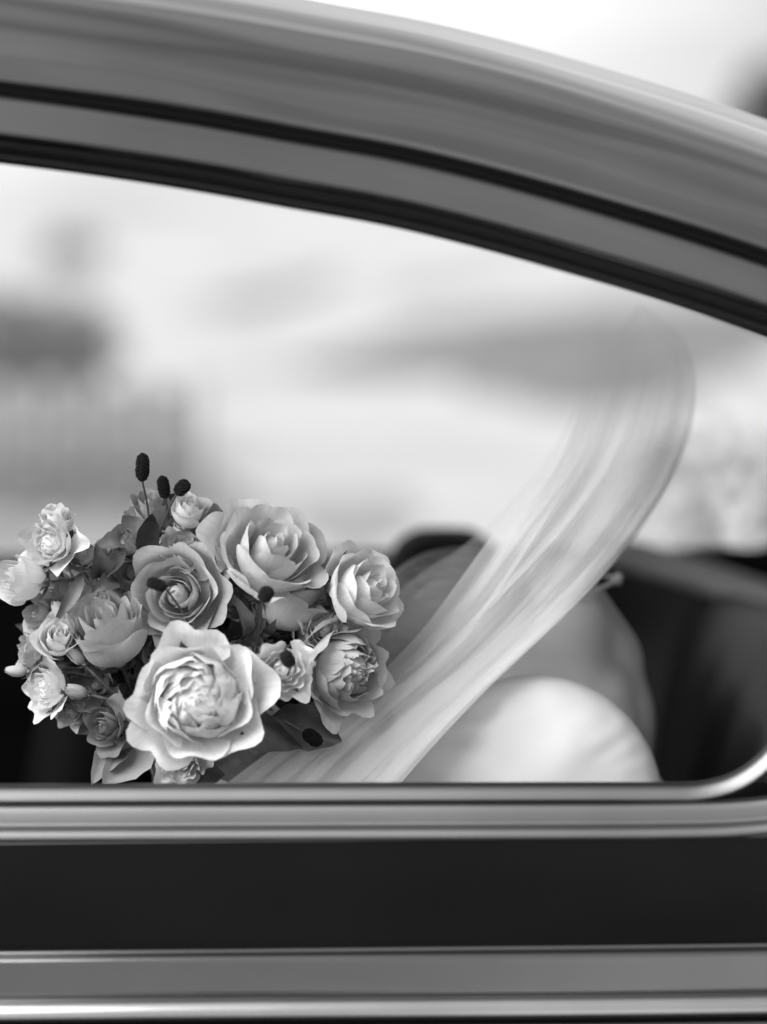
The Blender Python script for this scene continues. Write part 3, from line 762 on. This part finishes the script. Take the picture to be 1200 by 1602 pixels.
def flower(kind, px, py, y, rpx, d, tone, seed, open_=1.0, label=None, nout=None):
    R = 1.05 * rpx * mpp(y); rnd = random.Random(seed)
    D = V(d).normalized(); q = D.to_track_quat('Z', 'Y') @ Quaternion((0, 0, 1), rnd.uniform(0, 6.28))
    pos = P(px, py, y) - D * 0.45 * R
    m = M['petal_' + tone]
    v, f, uv = [], [], []
    outer = []
    ga = 2.39996
    if kind == 'rose':
        n_in, n_out = 13, nout or 12
        for k in range(n_in):
            t = k / (n_in - 1)
            petal(v, f, uv, R, k * ga, lerp(1.5, 0.95, t), R * lerp(.10, .50, t), R * lerp(.05, .46, t), R * lerp(.86, .88, t) + R * rnd.uniform(-.03, .03), 0, lerp(-.05, .18, t), .4, seed * 50 + k)
        for k in range(n_out):
            t = k / (n_out - 1)
            outer.append(dict(az=(k + n_in) * ga, hw=lerp(.92, .72, t) * rnd.uniform(.9, 1.1), rc=R * lerp(.55, .80, t), rt=R * lerp(.56, .98, t * open_), ht=R * lerp(.86, .56 if open_ > .7 else .75, t) + R * rnd.uniform(-.05, .05), zb=-R * .05 * t, curl=lerp(.22, .62, t) * open_, ruf=.55, notch=rnd.uniform(0, .08), point=rnd.choice((0, 0, .07)), tilt=rnd.uniform(-1, 1)))
    elif kind == 'peony':
        for k in range(46):
            t = (k / 45) ** .7; a = k * ga
            petal(v, f, uv, R, a, lerp(1.1, .62, t) * rnd.uniform(.8, 1.2), R * lerp(.10, .66, t), R * lerp(.05, .50, t) + R * rnd.uniform(-.05, .05), R * lerp(.98, .86, t) + R * rnd.uniform(-.07, .05), 0, rnd.uniform(-.30, .12), .9, seed * 50 + k, 9, 7, rnd.uniform(-2, 2), rnd.uniform(0, .12))
        n_out = nout or 11
        for k in range(n_out):
            t = k / (n_out - 1)
            outer.append(dict(az=k * ga + .4, hw=lerp(.75, .70, t), rc=R * lerp(.66, .86, t), rt=R * lerp(.66, 1.04, t), ht=R * lerp(.88, .58, t), zb=-R * .05, curl=lerp(.08, .42, t), ruf=1.0, notch=rnd.uniform(.0, .14), tilt=rnd.uniform(-1.5, 1.5)))
    elif kind == 'spray_rose':
        for k in range(26):
            t = k / 25
            petal(v, f, uv, R, k * ga, lerp(1.3, .6, t), R * lerp(.10, .68, t), R * lerp(.06, .66, t), R * lerp(.70, .74, t) + R * rnd.uniform(-.05, .05), 0, lerp(0, .2, t), 1.25, seed * 50 + k, 8, 7, rnd.uniform(-1, 1))
        n_out = nout or 7
        for k in range(n_out):
            t = k / (n_out - 1)
            outer.append(dict(az=k * ga * 1.01, hw=.62, rc=R * .80, rt=R * lerp(.86, 1.02, t), ht=R * lerp(.74, .5, t), zb=-R * .06, curl=lerp(.25, .6, t), ruf=1.3, notch=rnd.uniform(0, .15), tilt=rnd.uniform(-1.5, 1.5), point=rnd.choice((0, .04, .08))))
    elif kind == 'cup':            # half-open rose seen from the side
        n_in, n_out = 12, nout or 9
        for k in range(n_in):
            t = k / (n_in - 1)
            petal(v, f, uv, R, k * ga, lerp(1.5, 1.0, t), R * lerp(.14, .55, t), R * lerp(.07, .50, t), R * lerp(1.36, 1.40, t) + R * rnd.uniform(-.05, .05), 0, lerp(0, .15, t), .7, seed * 50 + k)
        for k in range(n_out):
            t = k / (n_out - 1)
            outer.append(dict(fall=.40, az=(k + n_in) * ga, hw=lerp(1.18, .95, t), rc=R * lerp(.62, .84, t), rt=R * lerp(.60, .60 + .36 * open_, t), ht=R * lerp(1.40, 1.40 - .32 * open_, t) + R * rnd.uniform(-.06, .04), zb=-R * .05, curl=lerp(.12, .62 * open_, t), ruf=.7, notch=rnd.uniform(0, .08), tilt=rnd.uniform(-1, 1), point=rnd.choice((0, .03, .07))))
    elif kind == 'rosebud':
        for k in range(9):
            t = k / 8
            petal(v, f, uv, R, k * ga, lerp(1.6, 1.15, t), R * lerp(.25, .66, t), R * lerp(.05, .30, t), R * lerp(2.1, 1.95, t), 0, 0.10 * t, .8, seed * 50 + k)
    if kind != 'rosebud':      # closely packed heart of the flower
        hr, hz, hh = {'peony': (.40, .52, .34), 'spray_rose': (.34, .42, .24), 'rose': (.20, .55, .22), 'cup': (.24, .72, .30)}[kind]
        o0 = len(v)
        for a in range(12):
            for j in range(7):
                th = PI * (j / 6); an = 2 * PI * a / 12
                v.append(V((hr * R * math.sin(th) * math.cos(an), hr * R * math.sin(th) * math.sin(an), R * (hz - hh * math.cos(th))))); uv.append((a / 12, j / 6))
        f += grid_faces(12, 7, o0, True)
    # receptacle
    off = len(v)
    for a in range(10):
        for j, (r, z) in enumerate(((.02, -.42), (.10, -.40), (.17, -.28), (.20, -.12), (.12, .02))):
            an = 2 * PI * a / 10; v.append(V((r * R * math.cos(an), r * R * math.sin(an), z * R))); uv.append((0, 0))
    f += grid_faces(10, 5, off, True)
    name = {'rose': 'rose', 'peony': 'peony', 'spray_rose': 'spray_rose', 'cup': 'rose', 'rosebud': 'rosebud'}[kind]
    o = mk(name, v, f, m, bouquet, pos - BQ, uvs=uv)
    o.rotation_mode = 'QUATERNION'; o.rotation_quaternion = q
    if label: o['label'] = label
    for k, a in enumerate(outer):
        pv, pf, pu = [], [], []
        petal(pv, pf, pu, R, a['az'], a['hw'], a['rc'], a['rt'], a['ht'], a['zb'], a['curl'], a['ruf'], seed * 97 + k, 15, 11, a.get('tilt', 0), a.get('notch', 0), a.get('point', 0), a.get('fall', .58))
        mk('petal', pv, pf, m, o, uvs=pu)
    # sepals and stalk
    sv, sf = [], []
    for k in range(5):
        a = k * 1.2566 + seed
        ln = 1.0 if kind == 'rosebud' else .75
        pts = [(.10, -.30, .10), (.34, -.22, .15), (.62 if kind == 'rosebud' else .7, .05, .10), ((.80 if kind == 'rosebud' else .85), .5 * ln, .0)]
        o0 = len(sv)
        for r, z, w in pts:
            c, s2 = math.cos(a), math.sin(a)
            for sg in (-1, 1):
                sv.append(V((r * R * c - sg * w * R * s2, r * R * s2 + sg * w * R * c, z * R)))
        for j in range(3): sf.append((o0 + 2 * j, o0 + 2 * j + 1, o0 + 2 * j + 3, o0 + 2 * j + 2))
    inv = q.inverted()
    end = inv @ (P(290, 1150, 0.27) - pos)
    L0 = V((0, 0, -.35 * R)); L1 = V((0, 0, -.35 * R - min(.05, end.length * .4)))
    pts = catmull([L0, L1, L1.lerp(end, .5) + V((0, 0, -.01)), end], 10)
    tube(sv, sf, pts, .0016 if rpx < 50 else .0024, 6)
    mk('calyx', sv, sf, M['leafpale'] if rpx < 50 else M['leaf'], o)
    return o

FL = [
 # kind, px, py, depth, radius px, facing (x, y toward lens negative, z), tone, seed
 ('peony', 308, 1092, .098, 106, (.05, -1, .22), 'white', 1, 1.0, 'large open white peony at the front, nearest the lens'),
 ('rose', 280, 932, .175, 82, (-.20, -1, .22), 'mid', 2, 1.0, 'open grey-toned garden rose above the white peony'),
 ('cup', 174, 1000, .175, 68, (-.24, -.52, .80), 'mid', 3, .7, 'half-open dusky rose at the left of the bouquet'),
 ('rose', 420, 864, .175, 100, (.40, -.58, .70), 'pale', 4, .9, 'big pale rose tipped to the upper right'),
 ('rose', 571, 922, .185, 79, (.66, -.50, .42), 'white', 55, .72, 'creamy white rose at the right edge'),
 ('peony', 540, 1045, .185, 82, (.72, -.75, .05), 'pale', 6, 1.0, 'ruffled grey-toned peony turned to the right'),
 ('spray_rose', 444, 1047, .118, 49, (.10, -1, .12), 'white', 7, 1.0, 'small white spray rose right of the large peony'),
 ('spray_rose', 280, 1194, .14, 46, (-.05, -.9, -.45), 'cream', 8, 1.0, 'small spray rose under the large peony'),
 ('spray_rose', 78, 850, .17, 50, (-.40, -.9, .15), 'white', 9, 1.0, None),
 ('cup', 90, 824, .185, 32, (-.05, -.4, .9), 'white', 10, 1.0, None),
 ('cup', 44, 908, .175, 44, (-.75, -.55, .15), 'white', 11, .7, None),
 ('cup', 90, 1002, .17, 38, (.15, -.75, .6), 'cream', 12, 1.0, None),
 ('spray_rose', 46, 1015, .19, 38, (-.9, -.45, .25), 'mid', 13, 1.0, None),
 ('spray_rose', 72, 1078, .17, 46, (-.72, -.75, .12), 'cream', 14, 1.0, None),
 ('rosebud', 34, 1050, .18, 16, (-.95, -.25, .1), 'pale', 15, 1.0, None),
 ('rosebud', 124, 1032, .165, 18, (-.55, -.45, .65), 'pale', 16, 1.0, None),
 ('rosebud', 128, 1084, .165, 19, (-.75, -.5, .30), 'mid', 17, 1.0, None),
 ('rosebud', 98, 966, .18, 19, (-.4, -.3, .8), 'pale', 18, 1.0, None),
 ('rose', 166, 1138, .165, 46, (-.5, -.8, .10), 'deep', 19, 1.0, 'dark half-hidden rose at the lower left'),
 ('peony', 196, 850, .20, 36, (-.25, -.75, .55), 'dusk', 20, 1.0, None),
 ('spray_rose', 290, 858, .20, 42, (.15, -.55, .8), 'mid', 21, 1.0, None),
 ('cup', 238, 812, .24, 42, (-.1, -.4, .9), 'dusk', 22, 1.0, None),
 ('cup', 293, 806, .21, 32, (.2, -.45, .85), 'white', 23, 1.0, None),
 ('cup', 342, 842, .22, 44, (-.35, -.4, .8), 'mid', 24, 1.0, None),
 ('cup', 438, 945, .205, 66, (.45, -.15, .88), 'pale', 25, 1.0, 'pale rose seen from below beneath the big tipped rose'),
 ('rose', 388, 1018, .20, 34, (.2, -.9, .3), 'mid', 26, 1.0, None),
 ('rose', 140, 872, .21, 32, (-.45, -.7, .5), 'cream', 27, 1.0, None),
 ('rose', 92, 925, .215, 46, (-.75, -.6, .2), 'mid', 28, 1.0, None),
 ('rose', 210, 895, .215, 50, (-.3, -.7, .5), 'mid', 29, 1.0, None),
 ('rose', 360, 960, .24, 50, (.1, -.9, .3), 'dusk', 30, 1.0, None),
 ('rose', 112, 985, .225, 44, (-.6, -.7, .3), 'dusk', 32, 1.0, None),
 ('spray_rose', 130, 915, .20, 34, (-.5, -.8, .4), 'pale', 33, 1.0, None),
 ('rose', 84, 955, .21, 40, (-.6, -.7, .3), 'mid', 34, 1.0, None),
 ('spray_rose', 128, 868, .195, 30, (-.3, -.7, .6), 'cream', 35, 1.0, None),
 ('rose', 238, 868, .205, 36, (0, -.6, .8), 'mid', 36, 1.0, None),
 ('spray_rose', 330, 880, .215, 40, (.1, -.8, .6), 'mid', 37, 1.0, None),
 ('cup', 492, 985, .215, 50, (.4, -.7, .4), 'mid', 38, .8, None),
 ('spray_rose', 240, 1030, .20, 36, (-.1, -1, .1), 'deep', 39, 1.0, None),
 ('rose', 392, 1120, .20, 44, (.2, -1, -.2), 'dusk', 40, 1.0, None),
 ('rose', 118, 1062, .205, 34, (-.5, -.8, .1), 'dusk', 41, 1.0, None),
 ('rose', 200, 970, .22, 42, (-.2, -.9, .3), 'dusk', 42, 1.0, None),
 ('spray_rose', 112, 1112, .185, 32, (-.5, -.85, -.1), 'mid', 43, 1.0, None),
 ('rose', 152, 1072, .195, 38, (-.4, -.9, .0), 'dusk', 44, 1.0, None),
 ('spray_rose', 505, 985, .185, 36, (.3, -.85, .3), 'pale', 45, 1.0, None),
 ('rose', 250, 1015, .195, 34, (-.1, -.9, .2), 'dusk', 46, 1.0, None),
 ('spray_rose', 366, 940, .195, 32, (.2, -.9, .4), 'mid', 47, 1.0, None),
 ('rose', 60, 962, .195, 36, (-.7, -.7, .2), 'mid', 48, 1.0, None),
 ('spray_rose', 148, 938, .19, 32, (-.4, -.85, .4), 'cream', 49, 1.0, None),
 ('rose', 190, 1088, .23, 44, (-.5, -.8, -.2), 'dusk', 31, 1.0, None),
]
for a in FL:
    flower(a[0], a[1], a[2], a[3], a[4], a[5], a[6], a[7], a[8], a[9], nout=(5 if a[0] != 'rosebud' and a[4] < 52 else None))

# leaves
def leaf_mesh(verts, faces, base, tip, nrm, w, fold=0.25, bend=0.15, seed=0, nl=9):
    """pointed serrated leaf folded along its midrib"""
    ax = (tip - base); ln = ax.length; ax.normalize()
    sd_ = ax.cross(nrm).normalized(); nn = sd_.cross(ax).normalized()
    off = len(verts)
    for i in range(nl):
        t = i / (nl - 1)
        ww = w * (math.sin(PI * min(1, t ** .8)) ** .85) * (1 + (.06 if i % 2 else -.05)) + .0004
        c = base + ax * (ln * t) + nn * (bend * ln * (math.sin(PI * t) - .3 * t * t))
        wob = .08 * ln * noise.noise(V((t * 3, seed, 1)))
        for k in range(5):
            u = -1 + k * .5
            verts.append(c + sd_ * (ww * u) + nn * (abs(u) * ww * fold * 2 + wob * u))
    faces += grid_faces(nl, 5, off)
LV = [ # base px, tip px, y base, y tip, half width px, normal, material
 ((425, 1120), (535, 1160), .19, .185, 36, (.1, -1, .2), 'leaf'),
 ((385, 1120), (470, 1170), .20, .17, 32, (-.3, -1, .1), 'leaf'),
 ((230, 880), (236, 800), .20, .17, 19, (.4, -1, .1), 'leaf'),
 ((150, 905), (152, 852), .18, .165, 18, (.5, -1, 0), 'leaf'),
 ((145, 898), (200, 866), .18, .16, 17, (-.2, -1, .5), 'leaf'),
 ((180, 905), (148, 925), .185, .165, 16, (.2, -1, .3), 'leaf'),
 ((225, 845), (192, 806), .20, .20, 20, (-.2, -1, .3), 'leafpale'),
 ((195, 850), (148, 856), .20, .18, 16, (0, -1, .5), 'leafpale'),
 ((300, 842), (345, 812), .21, .19, 13, (0, -1, .6), 'leaf'),
 ((212, 1160), (142, 1226), .19, .17, 24, (-.5, -1, .2), 'leafpale'),
 ((240, 1150), (160, 1228), .18, .15, 34, (-.1, -1, .3), 'petal_dusk'),
 ((130, 900), (85, 975), .18, .165, 10, (.3, -1, .3), 'leafpale'),
 ((110, 868), (130, 920), .185, .185, 9, (0, -1, .2), 'leafpale'),
 ((376, 1000), (366, 930), .20, .17, 13, (.8, -1, 0), 'leafpale'),
 ((395, 1010), (405, 930), .20, .165, 9, (-.7, -1, 0), 'leafpale'),
 ((360, 1000), (385, 925), .22, .19, 16, (.2, -1, 0), 'leaf'),
 ((150, 1085), (108, 1062), .19, .18, 14, (0, -1, .4), 'leaf'),
 ((160, 1100), (100, 1104), .19, .18, 13, (0, -1, .2), 'leafpale'),
 ((190, 1100), (122, 1150), .19, .175, 20, (-.4, -1, .3), 'leaf'),
 ((330, 1190), (300, 1240), .19, .15, 20, (.2, -1, 0), 'leaf'),
 ((260, 1010), (212, 1068), .21, .19, 26, (0, -1, 0), 'leaf'),
 ((470, 1000), (520, 960), .20, .18, 10, (.3, -1, .3), 'leafpale'),
 ((300, 790), (262, 775), .22, .22, 12, (0, -1, .4), 'leaf'),
 ((235, 810), (190, 812), .23, .23, 16, (0, -1, .4), 'leafpale'),
]
for i, (b, t, yb, yt, w, n, m) in enumerate(LV):
    v, f = [], []
    leaf_mesh(v, f, P(*b, yb) - BQ, P(*t, yt) - BQ, V(n), w * mpp(yb), seed=i, bend=.22 if i % 2 else -.18, fold=.30)
    tube(v, f, [P(*b, yb) - BQ, (P(*b, yb) - BQ).lerp(P(290, 1100, .27) - BQ, .5), P(290, 1100, .27) - BQ], .0011, 5)
    mk('leaf', v, f, M[m], bouquet)
# leafy filling between and behind the flowers
rnd = random.Random(77); v, f = [], []
ec = P(315, 1010, .27) - BQ
for k in range(260):
    a = rnd.uniform(0, 2 * PI); e = rnd.uniform(-.2, 1.25)
    d = V((math.cos(a) * math.cos(e), -math.sin(e), math.sin(a) * math.cos(e)))
    rr = rnd.uniform(.55, .98)
    ex = .150 if d.x < 0 else .140
    b = ec + V((d.x * ex * rr, d.y * .055 * rr, d.z * .105 * rr))
    tip = b + (d + V((rnd.gauss(0, .5), rnd.gauss(0, .4), rnd.gauss(0, .5)))).normalized() * rnd.uniform(.022, .042)
    leaf_mesh(v, f, b, tip, V((rnd.gauss(0, .5), -1, rnd.gauss(0, .5))), rnd.uniform(.006, .012), seed=k, nl=6)
mk('foliage', v, f, M['leaf'], bouquet, kind='stuff')
# stems gathered below, tied with ribbon
v, f = [], []
for k in range(26):
    a = k * 2.4; r = .004 + .020 * math.sqrt(k / 26)
    top_p = P(290, 1150, .27) - BQ + V((rnd.uniform(-.05, .05), rnd.uniform(-.02, .02), .0)); hd = handle - BQ + V((r * math.cos(a), r * math.sin(a), 0))
    tube(v, f, catmull([top_p, hd + V((0, 0, .05)), hd, hd + V((.4 * r * math.cos(a), .4 * r * math.sin(a), -.14))], 8), .0026, 6)
mk('stems', v, f, M['stem'], bouquet)
v, f = [], []
for k in range(25):
    a = 2 * PI * k / 24
    for j in range(6): v.append(handle - BQ + V((.0275 * math.cos(a), .0275 * math.sin(a), .04 - .016 * j + .0015 * (j % 2))))
f = grid_faces(25, 6); mk('ribbon', v, f, M['ribbon'], bouquet)

# burnet heads on wiry stalks
def burnet(px, py, y, lpx, wpx, ang, foot, yf, seed):
    c = P(px, py, y); k_ = mpp(y); ln, wd = lpx * k_ / 2, wpx * k_ / 2
    ax = V((math.sin(ang), -.15, math.cos(ang))).normalized()
    q = ax.to_track_quat('Z', 'Y'); rn = random.Random(seed)
    bm = bmesh.new()
    bmesh.ops.create_icosphere(bm, subdivisions=3, radius=1.0, matrix=Matrix.Diagonal((wd * .86, wd * .86, ln * .94, 1)))
    n = 150
    for k in range(n):
        z = 1 - 2 * (k + .5) / n; a = k * 2.39996
        zz = math.copysign(abs(z) ** .85, z)
        r = (1 - abs(zz) ** 3.2) ** .5
        p = V((wd * r * math.cos(a), wd * r * math.sin(a), ln * zz)) * .95
        bmesh.ops.create_icosphere(bm, subdivisions=1, radius=.00115 * rn.uniform(.7, 1.25), matrix=Matrix.Translation(p))
    me = bpy.data.meshes.new('burnet'); bm.to_mesh(me); bm.free(); me.materials.append(M['burnet'])
    o = bpy.data.objects.new('burnet', me); COL.objects.link(o); o.parent = bouquet; o.location = c - BQ
    o.rotation_mode = 'QUATERNION'; o.rotation_quaternion = q
    e = q.inverted() @ (P(*foot, yf) - c)
    v, f = [], []
    tube(v, f, catmull([V((0, 0, -ln * .9)), V((0, 0, -ln * .9)).lerp(e, .45) + V((0.002, 0.001, 0)), e], 12), .0010, 6)
    mk('stem', v, f, M['stem'], o)
burnet(223, 731, .175, 46, 21, .06, (236, 850), .21, 1)
burnet(256, 762, .215, 36, 18, -.12, (262, 850), .24, 2)
burnet(285, 763, .19, 28, 20, .75, (244, 842), .21, 3)
burnet(245, 914, .085, 32, 18, -1.2, (302, 985), .19, 4)
burnet(416, 930, .085, 26, 22, .5, (404, 1010), .19, 5)
burnet(450, 1031, .078, 28, 20, -.5, (430, 1090), .2, 6)
burnet(489, 1154, .165, 36, 22, -.9, (440, 1125), .2, 7)
